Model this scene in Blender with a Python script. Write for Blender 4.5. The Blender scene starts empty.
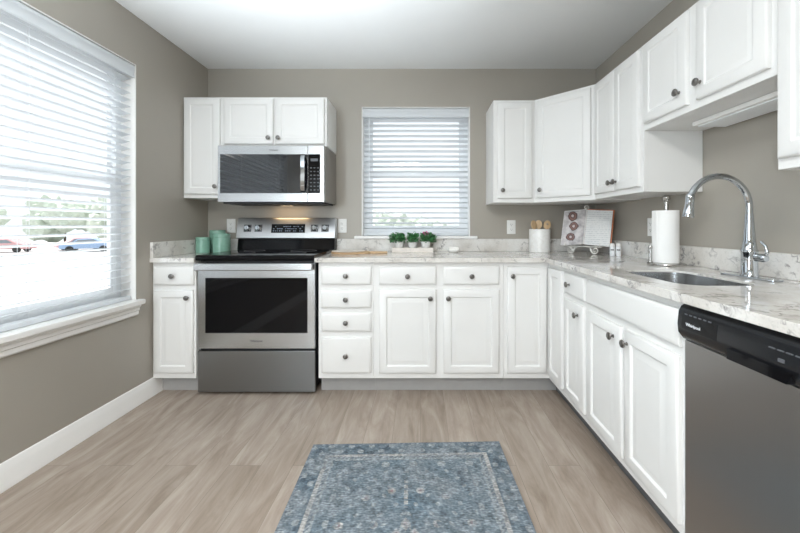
import bpy, bmesh, math, random
from mathutils import Vector, Matrix, noise
random.seed(7)
C = bpy.context.scene.collection
SC = bpy.context.scene
PI = math.pi

# ------------------------------------------------------------------ camera, world, lights, exposure
cam_d = bpy.data.cameras.new('camera'); cam = bpy.data.objects.new('camera', cam_d); C.objects.link(cam)
EYE = 1.128
cam.location = (0, 0, EYE); cam.rotation_euler = (PI/2, 0, 0)
cam_d.sensor_width = 36.0; cam_d.lens = 355.6/800*36.0
cam_d.shift_x = -0.0256; cam_d.shift_y = -0.05125
cam_d.clip_start = 0.02; cam_d.clip_end = 300
SC.camera = cam
SC.view_settings.view_transform = 'Standard'; SC.view_settings.look = 'None'
SC.view_settings.exposure = 0.34; SC.view_settings.gamma = 1.0
SC.cycles.use_denoising = True
SC.cycles.max_bounces = 12; SC.cycles.diffuse_bounces = 6; SC.cycles.glossy_bounces = 5
SC.cycles.transparent_max_bounces = 16
SC.cycles.sample_clamp_indirect = 6.0

w = bpy.data.worlds.new('overcast_sky'); SC.world = w; w.use_nodes = True
nt = w.node_tree; bg = nt.nodes['Background']
bg.inputs['Color'].default_value = (0.86, 0.94, 1.0, 1); bg.inputs['Strength'].default_value = 1.05

def area(name, loc, target, sx, sy, power, col):
    d = bpy.data.lights.new(name, 'AREA'); d.shape = 'RECTANGLE'; d.size = sx; d.size_y = sy
    d.energy = power; d.color = col
    o = bpy.data.objects.new(name, d); C.objects.link(o); o.location = loc
    o.rotation_euler = (Vector(target)-Vector(loc)).to_track_quat('-Z', 'Y').to_euler()
    return o
sd_ = bpy.data.lights.new('hazy_sun', 'SUN'); sd_.energy = 6.0; sd_.angle = math.radians(25); sd_.color = (1.0, .985, .96)
so_ = bpy.data.objects.new('hazy_sun', sd_); C.objects.link(so_); so_.location = (-8, 2, 9)
so_.rotation_euler = Vector((.50, -.10, -.86)).to_track_quat('-Z', 'Y').to_euler()
area('left_rear_fill', (-1.74, -1.45, 1.35), (1.4, 0.6, 1.15), 1.2, 1.4, 96, (0.80, 0.915, 1.0))  # added fill from the rear left; no window is built there
fl = bpy.data.lights.new('ceiling_bounce_fill', 'SPOT'); fl.energy = 640; fl.spot_size = math.radians(76); fl.spot_blend = 1.0  # added uplight behind the camera, put in to brighten the ceiling
fl.shadow_soft_size = .15; fl.color = (0.88, 0.95, 1.0)
flo = bpy.data.objects.new('ceiling_bounce_fill', fl); C.objects.link(flo); flo.location = (-0.75, -0.15, 1.0)
flo.rotation_euler = (Vector((-0.72, 0.78, 2.44))-Vector(flo.location)).to_track_quat('-Z', 'Y').to_euler()
area('rear_overhead_fill', (-0.3, -1.1, 2.40), (-0.3, -1.1, 0), 0.6, 0.6, 56, (1.0, 0.96, 0.91))  # added overhead fill behind the camera, no fixture modelled

# ------------------------------------------------------------------ node materials
def new_mat(name):
    m = bpy.data.materials.new(name); m.use_nodes = True
    return m, m.node_tree.nodes, m.node_tree.links, m.node_tree.nodes['Principled BSDF']
def noise_node(N, L, scale, detail=4, vec=None, rough=.55):
    n = N.new('ShaderNodeTexNoise'); n.inputs['Scale'].default_value = scale
    n.inputs['Detail'].default_value = detail; n.inputs['Roughness'].default_value = rough
    if vec is not None: L.new(vec, n.inputs['Vector'])
    return n
def ramp(N, L, src, stops):
    r = N.new('ShaderNodeValToRGB'); e = r.color_ramp.elements
    while len(e) < len(stops): e.new(0.5)
    for k, (p, c) in enumerate(stops):
        e[k].position = p; e[k].color = (*c, 1) if len(c) == 3 else c
    L.new(src, r.inputs['Fac']); return r
def mixc(N, L, a, b, fac, mode='MIX'):
    m = N.new('ShaderNodeMix'); m.data_type = 'RGBA'; m.blend_type = mode
    for s, v in ((m.inputs[6], a), (m.inputs[7], b), (m.inputs[0], fac)):
        if hasattr(v, 'links'): L.new(v, s)
        elif isinstance(v, (int, float)): s.default_value = v
        else: s.default_value = (*v, 1)
    return m.outputs[2]
def coords(N, L, scale=(1, 1, 1), kind='Object', rot=(0, 0, 0)):
    t = N.new('ShaderNodeTexCoord'); mp = N.new('ShaderNodeMapping')
    mp.inputs['Scale'].default_value = scale; mp.inputs['Rotation'].default_value = rot
    L.new(t.outputs[kind], mp.inputs['Vector']); return mp.outputs['Vector']
def bump(N, L, B, src, strength=.1, dist=.002):
    b = N.new('ShaderNodeBump'); b.inputs['Strength'].default_value = strength; b.inputs['Distance'].default_value = dist
    L.new(src, b.inputs['Height']); L.new(b.outputs['Normal'], B.inputs['Normal'])
def simple(name, col, rough=.5, metal=0, var=.04, scale=14, bmp=0, bscale=300, **kw):
    m, N, L, B = new_mat(name)
    v = coords(N, L); n = noise_node(N, L, scale, 3, v)
    lo = tuple(c*(1-var) for c in col); hi = tuple(min(1, c*(1+var)) for c in col)
    r = ramp(N, L, n.outputs['Fac'], [(.3, lo), (.7, hi)])
    L.new(r.outputs['Color'], B.inputs['Base Color'])
    B.inputs['Roughness'].default_value = rough; B.inputs['Metallic'].default_value = metal
    if bmp:
        n2 = noise_node(N, L, bscale, 2, v); bump(N, L, B, n2.outputs['Fac'], bmp)
    for k, val in kw.items(): B.inputs[k.replace('_', ' ')].default_value = val
    return m
def steel_mat(name, col, rough, stretch):
    m, N, L, B = new_mat(name)
    v = coords(N, L, stretch); n = noise_node(N, L, 1.0, 5, v)
    r = ramp(N, L, n.outputs['Fac'], [(.25, tuple(c*.995 for c in col)), (.75, tuple(min(1, c*1.005) for c in col))])
    L.new(r.outputs['Color'], B.inputs['Base Color']); B.inputs['Metallic'].default_value = 1
    rr = N.new('ShaderNodeMapRange'); rr.inputs[3].default_value = rough; rr.inputs[4].default_value = rough+.002
    L.new(n.outputs['Fac'], rr.inputs[0]); L.new(rr.outputs[0], B.inputs['Roughness'])
    return m

M = {}
M['wall'] = simple('greige_wall_paint', (.370, .342, .297), .40, bmp=.08, bscale=220, var=.015, scale=3)
M['ceil'] = simple('white_ceiling_paint', (.80, .815, .82), .85, bmp=.1, bscale=160, var=.01, scale=3)
M['trim'] = simple('white_trim_paint', (.84, .83, .81), .38, var=.01)
M['cab'] = simple('white_cabinet_paint', (.765, .76, .745), .33, var=.012, scale=5)
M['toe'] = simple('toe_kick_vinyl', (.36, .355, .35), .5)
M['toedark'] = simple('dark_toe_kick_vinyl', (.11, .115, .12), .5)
M['steel'] = steel_mat('brushed_stainless_steel', (.52, .525, .53), .27, (3, 3, 260))
M['steelv'] = steel_mat('vertical_brushed_steel', (.37, .36, .35), .33, (260, 260, 3))
M['steeldark'] = steel_mat('dark_stainless_drawer', (.26, .265, .27), .30, (3, 3, 260))
M['chrome'] = simple('polished_chrome', (.55, .58, .61), .07, 1, var=.01)
M['nickel'] = simple('brushed_nickel', (.50, .49, .47), .26, 1, var=.03)
M['pewter'] = simple('dark_pewter_knob', (.22, .21, .20), .30, 1, var=.15, scale=90)
M['blackglass'] = simple('black_oven_glass', (.004, .004, .005), .05, var=.0, Specular_IOR_Level=.22)
M['coatglass'] = simple('coated_microwave_glass', (.008, .010, .013), .04, var=0, IOR=1.72)
M['blackplas'] = simple('black_gloss_plastic', (.010, .011, .013), .22, var=.0)
M['blackmatte'] = simple('black_matte_plastic', (.018, .018, .02), .5, var=.0)
M['lightmark'] = simple('pale_printed_marking', (.75, .77, .8), .5, var=0)
M['greymark'] = simple('grey_printed_marking', (.10, .105, .115), .5, var=0)
M['darkmark'] = simple('dark_printed_marking', (.03, .03, .035), .5, var=0)
M['plate'] = simple('white_outlet_plastic', (.82, .82, .80), .4, var=0)
M['slot'] = simple('outlet_slot_dark', (.05, .05, .05), .6, var=0)
M['green'] = simple('sage_green_glaze', (.20, .37, .29), .22, var=.06, scale=30)
M['white_cer'] = simple('white_ceramic', (.84, .83, .81), .25, var=.02)
M['blush'] = simple('whitewashed_wood', (.76, .70, .64), .6, var=.07, scale=40)
M['paper'] = simple('paper_towel', (.88, .875, .86), .9, bmp=.3, bscale=260, var=.01)
M['soil'] = simple('potting_soil', (.05, .035, .025), .9, var=.3, scale=120)
M['leaf'] = simple('green_leaf', (.085, .27, .10), .5, var=.5, scale=60)
M['flower'] = simple('pink_petal', (.55, .12, .30), .6, var=.2, scale=60)
M['ivory_iron'] = simple('silver_scroll_iron', (.66, .64, .60), .35, .6, var=.08)
M['orange'] = simple('orange_book_cover', (.55, .17, .06), .5, var=.08)
M['bottle'] = simple('milk_glass_jar', (.82, .83, .84), .2, var=.01)
M['sponge'] = simple('pale_soap', (.82, .80, .76), .5, var=.03)
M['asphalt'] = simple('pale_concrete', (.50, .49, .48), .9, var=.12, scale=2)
M['crown'] = simple('glare_paled_leaves', (.56, .61, .52), .7, var=.15, scale=2.5)  # green paled so the outdoor glare sits in the leaf colour
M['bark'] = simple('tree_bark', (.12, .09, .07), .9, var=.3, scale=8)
M['car_red'] = simple('glare_paled_red_car_paint', (.62, .34, .34), .25, var=0)  # all three car paints lightened to imitate washed-out glare outdoors
M['car_blue'] = simple('glare_paled_blue_car_paint', (.34, .46, .66), .25, var=0)
M['car_white'] = simple('glare_paled_pink_car_paint', (.66, .42, .44), .25, var=0)
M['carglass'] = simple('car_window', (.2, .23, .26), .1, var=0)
M['rubber'] = simple('tyre_rubber', (.02, .02, .02), .7, var=0)
M['vinyl'] = simple('white_window_vinyl', (.86, .88, .90), .4, var=.01)

def slat_mat():
    m, N, L, B = new_mat('white_blind_slat')
    v = coords(N, L); n = noise_node(N, L, 20, 2, v)
    r = ramp(N, L, n.outputs['Fac'], [(.3, (.87, .89, .91)), (.7, (.90, .915, .93))])
    L.new(r.outputs['Color'], B.inputs['Base Color']); B.inputs['Roughness'].default_value = .45
    t = N.new('ShaderNodeBsdfTranslucent'); t.inputs['Color'].default_value = (.85, .88, .9, 1)
    mx = N.new('ShaderNodeMixShader'); mx.inputs[0].default_value = .42
    L.new(B.outputs[0], mx.inputs[1]); L.new(t.outputs[0], mx.inputs[2])
    L.new(mx.outputs[0], N['Material Output'].inputs['Surface']); return m
M['slat'] = slat_mat()
def glass_mat():
    m, N, L, B = new_mat('window_glass')
    tr = N.new('ShaderNodeBsdfTransparent'); gl = N.new('ShaderNodeBsdfGlossy'); gl.inputs['Roughness'].default_value = .02
    fr = N.new('ShaderNodeLayerWeight'); pw = N.new('ShaderNodeMath'); pw.operation = 'POWER'; pw.inputs[1].default_value = 4
    L.new(fr.outputs['Facing'], pw.inputs[0]); ml = N.new('ShaderNodeMath'); ml.operation = 'MULTIPLY_ADD'; ml.inputs[1].default_value = .5; ml.inputs[2].default_value = .04
    L.new(pw.outputs[0], ml.inputs[0])
    mx = N.new('ShaderNodeMixShader'); L.new(ml.outputs[0], mx.inputs[0]); L.new(tr.outputs[0], mx.inputs[1]); L.new(gl.outputs[0], mx.inputs[2])
    L.new(mx.outputs[0], N['Material Output'].inputs['Surface']); return m
M['glass'] = glass_mat()

def quartz(name, rough):
    m, N, L, B = new_mat(name)
    v = coords(N, L)
    base = ramp(N, L, noise_node(N, L, 5, 6, v).outputs['Fac'], [(.30, (.56, .525, .48)), (.52, (.70, .675, .64)), (.72, (.79, .785, .77))])
    warp = noise_node(N, L, 6, 3, v)
    add = N.new('ShaderNodeVectorMath'); add.operation = 'MULTIPLY_ADD'
    L.new(warp.outputs['Color'], add.inputs[0]); add.inputs[1].default_value = (.35, .35, .35); L.new(v, add.inputs[2])
    vein = noise_node(N, L, 6.5, 5, add.outputs[0], .6)
    mth = N.new('ShaderNodeMath'); mth.operation = 'SUBTRACT'; L.new(vein.outputs['Fac'], mth.inputs[0]); mth.inputs[1].default_value = .5
    ab = N.new('ShaderNodeMath'); ab.operation = 'ABSOLUTE'; L.new(mth.outputs[0], ab.inputs[0])
    vm = ramp(N, L, ab.outputs[0], [(0, (1, 1, 1)), (.013, (.55, .55, .55)), (.035, (0, 0, 0))])
    gate = ramp(N, L, noise_node(N, L, 9, 3, v).outputs['Fac'], [(.45, (0, 0, 0)), (.62, (1, 1, 1))])
    f = N.new('ShaderNodeMath'); f.operation = 'MULTIPLY'; L.new(vm.outputs['Color'], f.inputs[0]); L.new(gate.outputs['Color'], f.inputs[1])
    c = mixc(N, L, base.outputs['Color'], (.20, .185, .18), f.outputs[0])
    sp = ramp(N, L, noise_node(N, L, 130, 2, v).outputs['Fac'], [(.32, (.80, .80, .80)), (.46, (1, 1, 1))])
    c = mixc(N, L, c, sp.outputs['Color'], .55, 'MULTIPLY')
    L.new(c, B.inputs['Base Color']); B.inputs['Roughness'].default_value = rough
    B.inputs['Specular IOR Level'].default_value = .6
    return m
M['quartz'] = quartz('pale_veined_quartz', .06); M['splash'] = quartz('honed_veined_quartz', .42)
def marble():
    m, N, L, B = new_mat('white_marble')
    v = coords(N, L); vein = noise_node(N, L, 14, 6, v, .65)
    c = ramp(N, L, vein.outputs['Fac'], [(.38, (.86, .85, .83)), (.49, (.80, .78, .75)), (.52, (.86, .85, .83))])
    L.new(c.outputs['Color'], B.inputs['Base Color']); B.inputs['Roughness'].default_value = .3; return m
M['marble'] = marble()
def plank_floor():
    m, N, L, B = new_mat('grey_brown_vinyl_plank')
    v = coords(N, L, (1, 1, 1), 'Object', (0, 0, PI/2))
    bt = N.new('ShaderNodeTexBrick'); L.new(v, bt.inputs['Vector'])
    bt.inputs['Scale'].default_value = 1; bt.inputs['Brick Width'].default_value = 1.22; bt.inputs['Row Height'].default_value = .15
    bt.inputs['Mortar Size'].default_value = .0010; bt.inputs['Mortar Smooth'].default_value = .3; bt.offset = .37
    bt.inputs['Color1'].default_value = (.0, .0, .0, 1); bt.inputs['Color2'].default_value = (1, 1, 1, 1); bt.inputs['Mortar'].default_value = (.3, .3, .3, 1)
    # grain runs along the planks, shifted per plank
    sep = N.new('ShaderNodeVectorMath'); sep.operation = 'MULTIPLY_ADD'
    L.new(bt.outputs['Color'], sep.inputs[0]); sep.inputs[1].default_value = (7, 3, 5)
    t = N.new('ShaderNodeTexCoord'); L.new(t.outputs['Object'], sep.inputs[2])
    mp = N.new('ShaderNodeMapping'); mp.inputs['Scale'].default_value = (13, 2.4, 1); L.new(sep.outputs[0], mp.inputs['Vector'])
    g = noise_node(N, L, 1.0, 7, mp.outputs['Vector'], .62); g.inputs['Distortion'].default_value = 1.1
    col = ramp(N, L, g.outputs['Fac'], [(.25, (.235, .183, .143)), (.45, (.325, .264, .214)), (.60, (.390, .328, .275)), (.80, (.47, .41, .355))])
    mp2 = N.new('ShaderNodeMapping'); mp2.inputs['Scale'].default_value = (95, 6, 1); L.new(sep.outputs[0], mp2.inputs['Vector'])
    g2 = noise_node(N, L, 1.0, 4, mp2.outputs['Vector'], .6)
    fine = ramp(N, L, g2.outputs['Fac'], [(.3, (.86, .85, .84)), (.6, (1.0, 1.0, 1.0))])
    c = mixc(N, L, col.outputs['Color'], fine.outputs['Color'], .7, 'MULTIPLY')
    tone = ramp(N, L, bt.outputs['Color'], [(0, (.90, .89, .88)), (1, (1.04, 1.04, 1.05))])
    c = mixc(N, L, c, tone.outputs['Color'], 1.0, 'MULTIPLY')
    seam = ramp(N, L, bt.outputs['Fac'], [(0, (1, 1, 1)), (1, (.62, .6, .58))])
    c = mixc(N, L, c, seam.outputs['Color'], 1.0, 'MULTIPLY')
    L.new(c, B.inputs['Base Color']); B.inputs['Roughness'].default_value = .42
    bump(N, L, B, g2.outputs['Fac'], .12, .001); return m
M['floor'] = plank_floor()
def wood(name, lo, hi, stretch=(4, 40, 40)):
    m, N, L, B = new_mat(name)
    v = coords(N, L, stretch); g = noise_node(N, L, 1.2, 5, v)
    c = ramp(N, L, g.outputs['Fac'], [(.3, lo), (.7, hi)]); L.new(c.outputs['Color'], B.inputs['Base Color']); B.inputs['Roughness'].default_value = .5; return m
M['board'] = wood('maple_board', (.42, .25, .12), (.60, .42, .25))
M['spoon'] = wood('beech_utensil', (.50, .33, .17), (.68, .50, .31), (30, 30, 5))
def rug_mat():
    m, N, L, B = new_mat('faded_blue_woven_rug')
    a = N.new('ShaderNodeVertexColor'); a.layer_name = 'Col'
    v = coords(N, L); big = noise_node(N, L, 7, 5, v, .65)
    v2 = coords(N, L, (48, 170, 1)); wv = noise_node(N, L, 1, 2, v2)
    fade = ramp(N, L, big.outputs['Fac'], [(.35, (0, 0, 0)), (.68, (1, 1, 1))])
    c = mixc(N, L, a.outputs['Color'], (.235, .27, .30), 0.3)
    c = mixc(N, L, a.outputs['Color'], c, fade.outputs['Color'])
    ww = ramp(N, L, wv.outputs['Fac'], [(.30, (.35, .36, .40)), (.5, (.90, .90, .90)), (.68, (1.85, 1.78, 1.68))])
    c = mixc(N, L, c, ww.outputs['Color'], .62, 'MULTIPLY')
    L.new(c, B.inputs['Base Color']); B.inputs['Roughness'].default_value = .95
    bump(N, L, B, wv.outputs['Fac'], .5, .002); return m
M['rug'] = rug_mat()
def photo_page(name, kind):
    m, N, L, B = new_mat(name)
    v = coords(N, L, (1, 1, 1), 'Object')
    if kind == 'food':
        wob = noise_node(N, L, 26, 3, v); wa = N.new('ShaderNodeVectorMath'); wa.operation = 'MULTIPLY_ADD'
        L.new(wob.outputs['Color'], wa.inputs[0]); wa.inputs[1].default_value = (.03, 0, .03); L.new(v, wa.inputs[2])
        mottled = ramp(N, L, noise_node(N, L, 18, 4, v).outputs['Fac'], [(.35, (.34, .32, .33)), (.6, (.64, .61, .61))])
        cur = mottled.outputs['Color']
        for (cx, cz, rad) in ((-.072, .150, .036), (-.090, .068, .034), (-.085, .228, .038)):
            ds = N.new('ShaderNodeVectorMath'); ds.operation = 'DISTANCE'; sp = N.new('ShaderNodeVectorMath'); sp.operation = 'MULTIPLY'
            L.new(wa.outputs[0], sp.inputs[0]); sp.inputs[1].default_value = (1, 0, 1); L.new(sp.outputs[0], ds.inputs[0]); ds.inputs[1].default_value = (cx+.015, 0, cz+.015)
            dv = N.new('ShaderNodeMath'); dv.operation = 'DIVIDE'; L.new(ds.outputs['Value'], dv.inputs[0]); dv.inputs[1].default_value = rad
            ringc = ramp(N, L, dv.outputs[0], [(.0, (.62, .55, .54)), (.26, (.50, .40, .38)), (.36, (.06, .035, .035)), (.62, (.26, .13, .11)), (.86, (.05, .03, .03)), (1, (.4, .36, .36))])
            mask = ramp(N, L, dv.outputs[0], [(.90, (1, 1, 1)), (1.0, (0, 0, 0))])
            cur = mixc(N, L, cur, ringc.outputs['Color'], mask.outputs['Color'])
        L.new(cur, B.inputs['Base Color'])
    else:
        v3 = coords(N, L, (1, 1, 1), 'Object'); wv = N.new('ShaderNodeTexWave'); wv.bands_direction = 'Z'; wv.inputs['Scale'].default_value = 22; L.new(v3, wv.inputs['Vector'])
        n = noise_node(N, L, 90, 2, v3)
        mm = N.new('ShaderNodeMath'); mm.operation = 'MULTIPLY'; L.new(wv.outputs['Fac'], mm.inputs[0]); L.new(n.outputs['Fac'], mm.inputs[1])
        c1 = ramp(N, L, mm.outputs[0], [(.3, (.74, .74, .73)), (.6, (.52, .53, .54))]); L.new(c1.outputs['Color'], B.inputs['Base Color'])
    B.inputs['Roughness'].default_value = .5; return m
M['page_food'] = photo_page('cookbook_photo_page', 'food')
M['page_text'] = photo_page('cookbook_text_page', 'text')
def lamp_mat():
    m, N, L, B = new_mat('warm_cooktop_lamp')
    B.inputs['Emission Color'].default_value = (1, .72, .42, 1); B.inputs['Emission Strength'].default_value = .8; return m
M['lampglow'] = lamp_mat()

# ------------------------------------------------------------------ mesh helpers
class MB:
    def __init__(s): s.bm = bmesh.new(); s.bev = False
    def merge(s, b, mat=None):
        if mat is not None: b.transform(mat)
        me = bpy.data.meshes.new('tmp'); b.to_mesh(me); b.free(); s.bm.from_mesh(me); bpy.data.meshes.remove(me); return s
    def box(s, x0, x1, y0, y1, z0, z1, bev=0, seg=2, mat=None):
        b = bmesh.new(); bmesh.ops.create_cube(b, size=1)
        for v in b.verts: v.co = Vector(((x0+x1)/2+v.co.x*(x1-x0), (y0+y1)/2+v.co.y*(y1-y0), (z0+z1)/2+v.co.z*(z1-z0)))
        if bev: s.bev = True; bmesh.ops.bevel(b, geom=list(b.edges), offset=bev, segments=seg, affect='EDGES', profile=.5)
        return s.merge(b, mat)
    def lathe(s, prof, c=(0, 0, 0), axis='z', n=28, mat=None):
        b = bmesh.new(); rings = []
        for r, h in prof:
            ring = []
            for k in range(n):
                a = 2*PI*k/n; p = (r*math.cos(a), r*math.sin(a), h)
                if axis == 'y': p = (p[0], -h, p[1])      # grows towards -y
                if axis == 'x': p = (h, p[0], p[1])
                ring.append(b.verts.new((p[0]+c[0], p[1]+c[1], p[2]+c[2])))
            rings.append(ring)
        for q in range(len(rings)-1):
            for k in range(n): b.faces.new((rings[q][k], rings[q][(k+1) % n], rings[q+1][(k+1) % n], rings[q+1][k]))
        b.faces.new(rings[0][::-1]); b.faces.new(rings[-1])
        bmesh.ops.remove_doubles(b, verts=b.verts, dist=1e-6); bmesh.ops.recalc_face_normals(b, faces=b.faces)
        return s.merge(b, mat)
    def tube(s, pts, r, n=12, closed=False, mat=None):
        b = bmesh.new(); pts = [Vector(p) for p in pts]; m = len(pts)
        rr = r if isinstance(r, (list, tuple)) else [r]*m
        prev = None; rings = []
        for i, p in enumerate(pts):
            t = (pts[min(i+1, m-1)]-pts[max(i-1, 0)]).normalized()
            if prev is None:
                u = t.orthogonal().normalized()
            else:
                u = (prev-t*prev.dot(t)).normalized()
            prev = u; vv = t.cross(u)
            rings.append([b.verts.new(p+(u*math.cos(2*PI*k/n)+vv*math.sin(2*PI*k/n))*rr[i]) for k in range(n)])
        for q in range(m-1):
            for k in range(n): b.faces.new((rings[q][k], rings[q][(k+1) % n], rings[q+1][(k+1) % n], rings[q+1][k]))
        b.faces.new(rings[0][::-1]); b.faces.new(rings[-1]); bmesh.ops.recalc_face_normals(b, faces=b.faces)
        return s.merge(b, mat)
    def prism(s, poly, a0, a1, axis='x', mat=None):
        # poly points: axis x -> (y,z); axis y -> (x,z); axis z -> (x,y)
        b = bmesh.new()
        def P(q, a): return {'x': (a, q[0], q[1]), 'y': (q[0], a, q[1]), 'z': (q[0], q[1], a)}[axis]
        A = [b.verts.new(P(q, a0)) for q in poly]; Z = [b.verts.new(P(q, a1)) for q in poly]; n = len(poly)
        b.faces.new(A); b.faces.new(Z[::-1])
        for k in range(n): b.faces.new((A[k], Z[k], Z[(k+1) % n], A[(k+1) % n]))
        bmesh.ops.recalc_face_normals(b, faces=b.faces); return s.merge(b, mat)
    def rings(s, w, h, prof, x0=0, z0=0, y0=0, mat=None):
        """Rectangular front facing -y: prof is a list of (inset, outward)."""
        b = bmesh.new(); R = []
        for i, d in prof:
            R.append([b.verts.new((x0+x, y0-d, z0+z)) for x, z in ((i, i), (w-i, i), (w-i, h-i), (i, h-i))])
        for q in range(len(R)-1):
            for k in range(4): b.faces.new((R[q][k], R[q][(k+1) % 4], R[q+1][(k+1) % 4], R[q+1][k]))
        b.faces.new(R[-1]); b.faces.new(R[0][::-1]); bmesh.ops.recalc_face_normals(b, faces=b.faces); return s.merge(b, mat)
    def blob(s, c, r, sub=2, amp=.25, freq=2.0, sq=(1, 1, 1)):
        b = bmesh.new(); bmesh.ops.create_icosphere(b, subdivisions=sub, radius=1); c = Vector(c)
        for v in b.verts:
            d = v.co.normalized(); k = 1+amp*noise.noise(d*freq+c*1.7); v.co = c+Vector((d.x*sq[0], d.y*sq[1], d.z*sq[2]))*r*k
        return s.merge(b)
    def build(s, name, mat, parent=None, loc=(0, 0, 0), rotz=0, angle=38):
        me = bpy.data.meshes.new(name); s.bm.to_mesh(me); s.bm.free()
        for p in me.polygons: p.use_smooth = True
        me.set_sharp_from_angle(angle=math.radians(angle))
        me.materials.append(mat); o = bpy.data.objects.new(name, me); C.objects.link(o)
        o.location = loc; o.rotation_euler = (0, 0, rotz)
        if parent: o.parent = parent
        if s.bev:
            wn = o.modifiers.new('flat_faces', 'WEIGHTED_NORMAL'); wn.keep_sharp = True; wn.weight = 100
        return o
def tag(o, label, cat, group=None):
    o['label'] = label; o['category'] = cat
    if group: o['group'] = group
    return o
def thing(name, label, cat, loc=(0, 0, 0), rotz=0, group=None):
    o = bpy.data.objects.new(name, None); C.objects.link(o); o.location = loc; o.rotation_euler = (0, 0, rotz)
    o.empty_display_size = .05
    return tag(o, label, cat, group)
def struct(o): o['kind'] = 'structure'; return o
def text(name, s, size, mat, parent, loc, rot=(PI/2, 0, 0), depth=.0006, align='CENTER'):
    cu = bpy.data.curves.new('t', 'FONT'); cu.body = s; cu.size = size; cu.extrude = depth; cu.align_x = align; cu.align_y = 'CENTER'; cu.resolution_u = 3
    t = bpy.data.objects.new('t', cu); C.objects.link(t); bpy.context.view_layer.update()
    me = bpy.data.meshes.new_from_object(t.evaluated_get(bpy.context.evaluated_depsgraph_get()))
    bpy.data.objects.remove(t); bpy.data.curves.remove(cu)
    me.materials.clear(); me.materials.append(mat); o = bpy.data.objects.new(name, me); C.objects.link(o)
    o.parent = parent; o.location = loc; o.rotation_euler = rot; return o
def sub(o, loc, name, mb, mat):   # a sub-part placed in the parent's own frame
    c = mb.build(name, mat, o, loc); return c
def bevel_mod(o, wd=.002, seg=2):
    m = o.modifiers.new('soft_edge', 'BEVEL'); m.width = wd; m.segments = seg; m.limit_method = 'ANGLE'; m.angle_limit = math.radians(50); m.harden_normals = True

# ------------------------------------------------------------------ room
XL, XR, YB, YR, H = -1.781, 1.471, 2.98, -3.0, 2.44
WT = .15
W1 = dict(a0=.45, a1=2.228, z0=.665, z1=2.135)       # left wall window (along Y)
W2 = dict(a0=-.492, a1=.415, z0=1.040, z1=2.122)     # back wall window (along X)
struct(MB().box(XL-WT, XR+WT, YR-WT, YB+WT, -.08, 0).build('floor', M['floor']))
struct(MB().box(XL-WT, XR+WT, YR-WT, YB+WT, H, H+.08).build('ceiling', M['ceil']))
a = W1
struct(MB().box(XL-WT, XL, YR, a['a0'], 0, H).box(XL-WT, XL, a['a1'], YB, 0, H).box(XL-WT, XL, a['a0'], a['a1'], 0, a['z0']-.03).box(XL-WT, XL, a['a0'], a['a1'], a['z1'], H).build('wall_left', M['wall']))
a = W2
struct(MB().box(XL-WT, a['a0'], YB, YB+WT, 0, H).box(a['a1'], XR+WT, YB, YB+WT, 0, H).box(a['a0'], a['a1'], YB, YB+WT, 0, a['z0']-.024).box(a['a0'], a['a1'], YB, YB+WT, a['z1'], H).build('wall_back', M['wall']))
struct(MB().box(XR, XR+WT, YR, YB, 0, H).build('wall_right', M['wall']))
struct(MB().box(XL-WT, XR+WT, YR-WT, YR, 0, H).build('wall_rear', M['wall']))
# baseboard: stepped profile on the left wall, ends at the cabinet
bp = [(0, 0), (.016, 0), (.016, .012), (.014, .018), (.014, .070), (.011, .078), (.011, .092), (.0075, .098), (.0075, .110), (.004, .117), (0, .118)]
struct(MB().prism([(XL+x, z) for x, z in bp], YR, 2.452, 'y').build('baseboard_left', M['trim']))
struct(MB().prism([(XR-x, z) for x, z in bp], YR, .40, 'y').build('baseboard_right', M['trim']))

def window(idx, W, axis):
    """window_1 in the left wall, window_2 in the back wall: jamb liner, sashes, panes, stool and apron"""
    root = bpy.data.objects.new('window_%d' % idx, None); C.objects.link(root); struct(root)
    root.location = (XL, W['a1'], W['z0']) if axis == 'y' else (W['a0'], YB, W['z0'])
    root.rotation_euler = (0, 0, PI/2 if axis == 'y' else 0)     # local x along the wall, local y outwards
    w_, h_ = W['a1']-W['a0'], W['z1']-W['z0']
    if axis == 'y': root.location = (XL, W['a0'], W['z0'])
    t = .006
    MB().box(0, t, .001, WT-.05, 0, h_).box(w_-t, w_, .001, WT-.05, 0, h_).box(0, w_, .001, WT-.05, h_-t, h_).build('jamb_liner', M['trim'], root)
    f = .045
    MB().box(0, f, WT-.06, WT-.005, 0, h_).box(w_-f, w_, WT-.06, WT-.005, 0, h_).box(f, w_-f, WT-.06, WT-.005, 0, f).box(f, w_-f, WT-.06, WT-.005, h_-f, h_).build('window_frame', M['vinyl'], root)
    mid = h_*.50
    for z0, z1, y0 in ((f, mid+.02, WT-.058), (mid-.02, h_-f, WT-.036)):
        s_ = .035
        fr = MB().box(f, f+s_, y0, y0+.02, z0, z1).box(w_-f-s_, w_-f, y0, y0+.02, z0, z1).box(f+s_, w_-f-s_, y0, y0+.02, z0, z0+.042).box(f+s_, w_-f-s_, y0, y0+.02, z1-.042, z1).build('sash', M['vinyl'], root)
        MB().box(f+s_, w_-f-s_, y0+.008, y0+.012, z0+.042, z1-.042).build('pane', M['glass'], fr)
    if axis == 'y':
        # stool with rounded nose and a moulded two-step apron
        MB().box(-.06, w_+.018, -.048, -.0, -.030, .0, .006).box(0, w_, -.002, WT-.05, -.030, 0).build('window_sill', M['trim'], root)
        ap = [(0, -.031), (-.034, -.031), (-.034, -.040), (-.024, -.050), (-.024, -.064), (-.018, -.070), (-.018, -.090), (-.010, -.098), (0, -.098)]
        MB().prism(ap, -.05, w_-.002, 'x').build('apron', M['trim'], root)
    else:
        MB().box(-.058, w_+.058, -.034, 0, -.022, .0, .004).box(0, w_, -.002, WT-.05, -.022, 0).build('window_sill', M['trim'], root)
    return root
win1 = window(1, W1, 'y'); win2 = window(2, W2, 'x')

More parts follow.
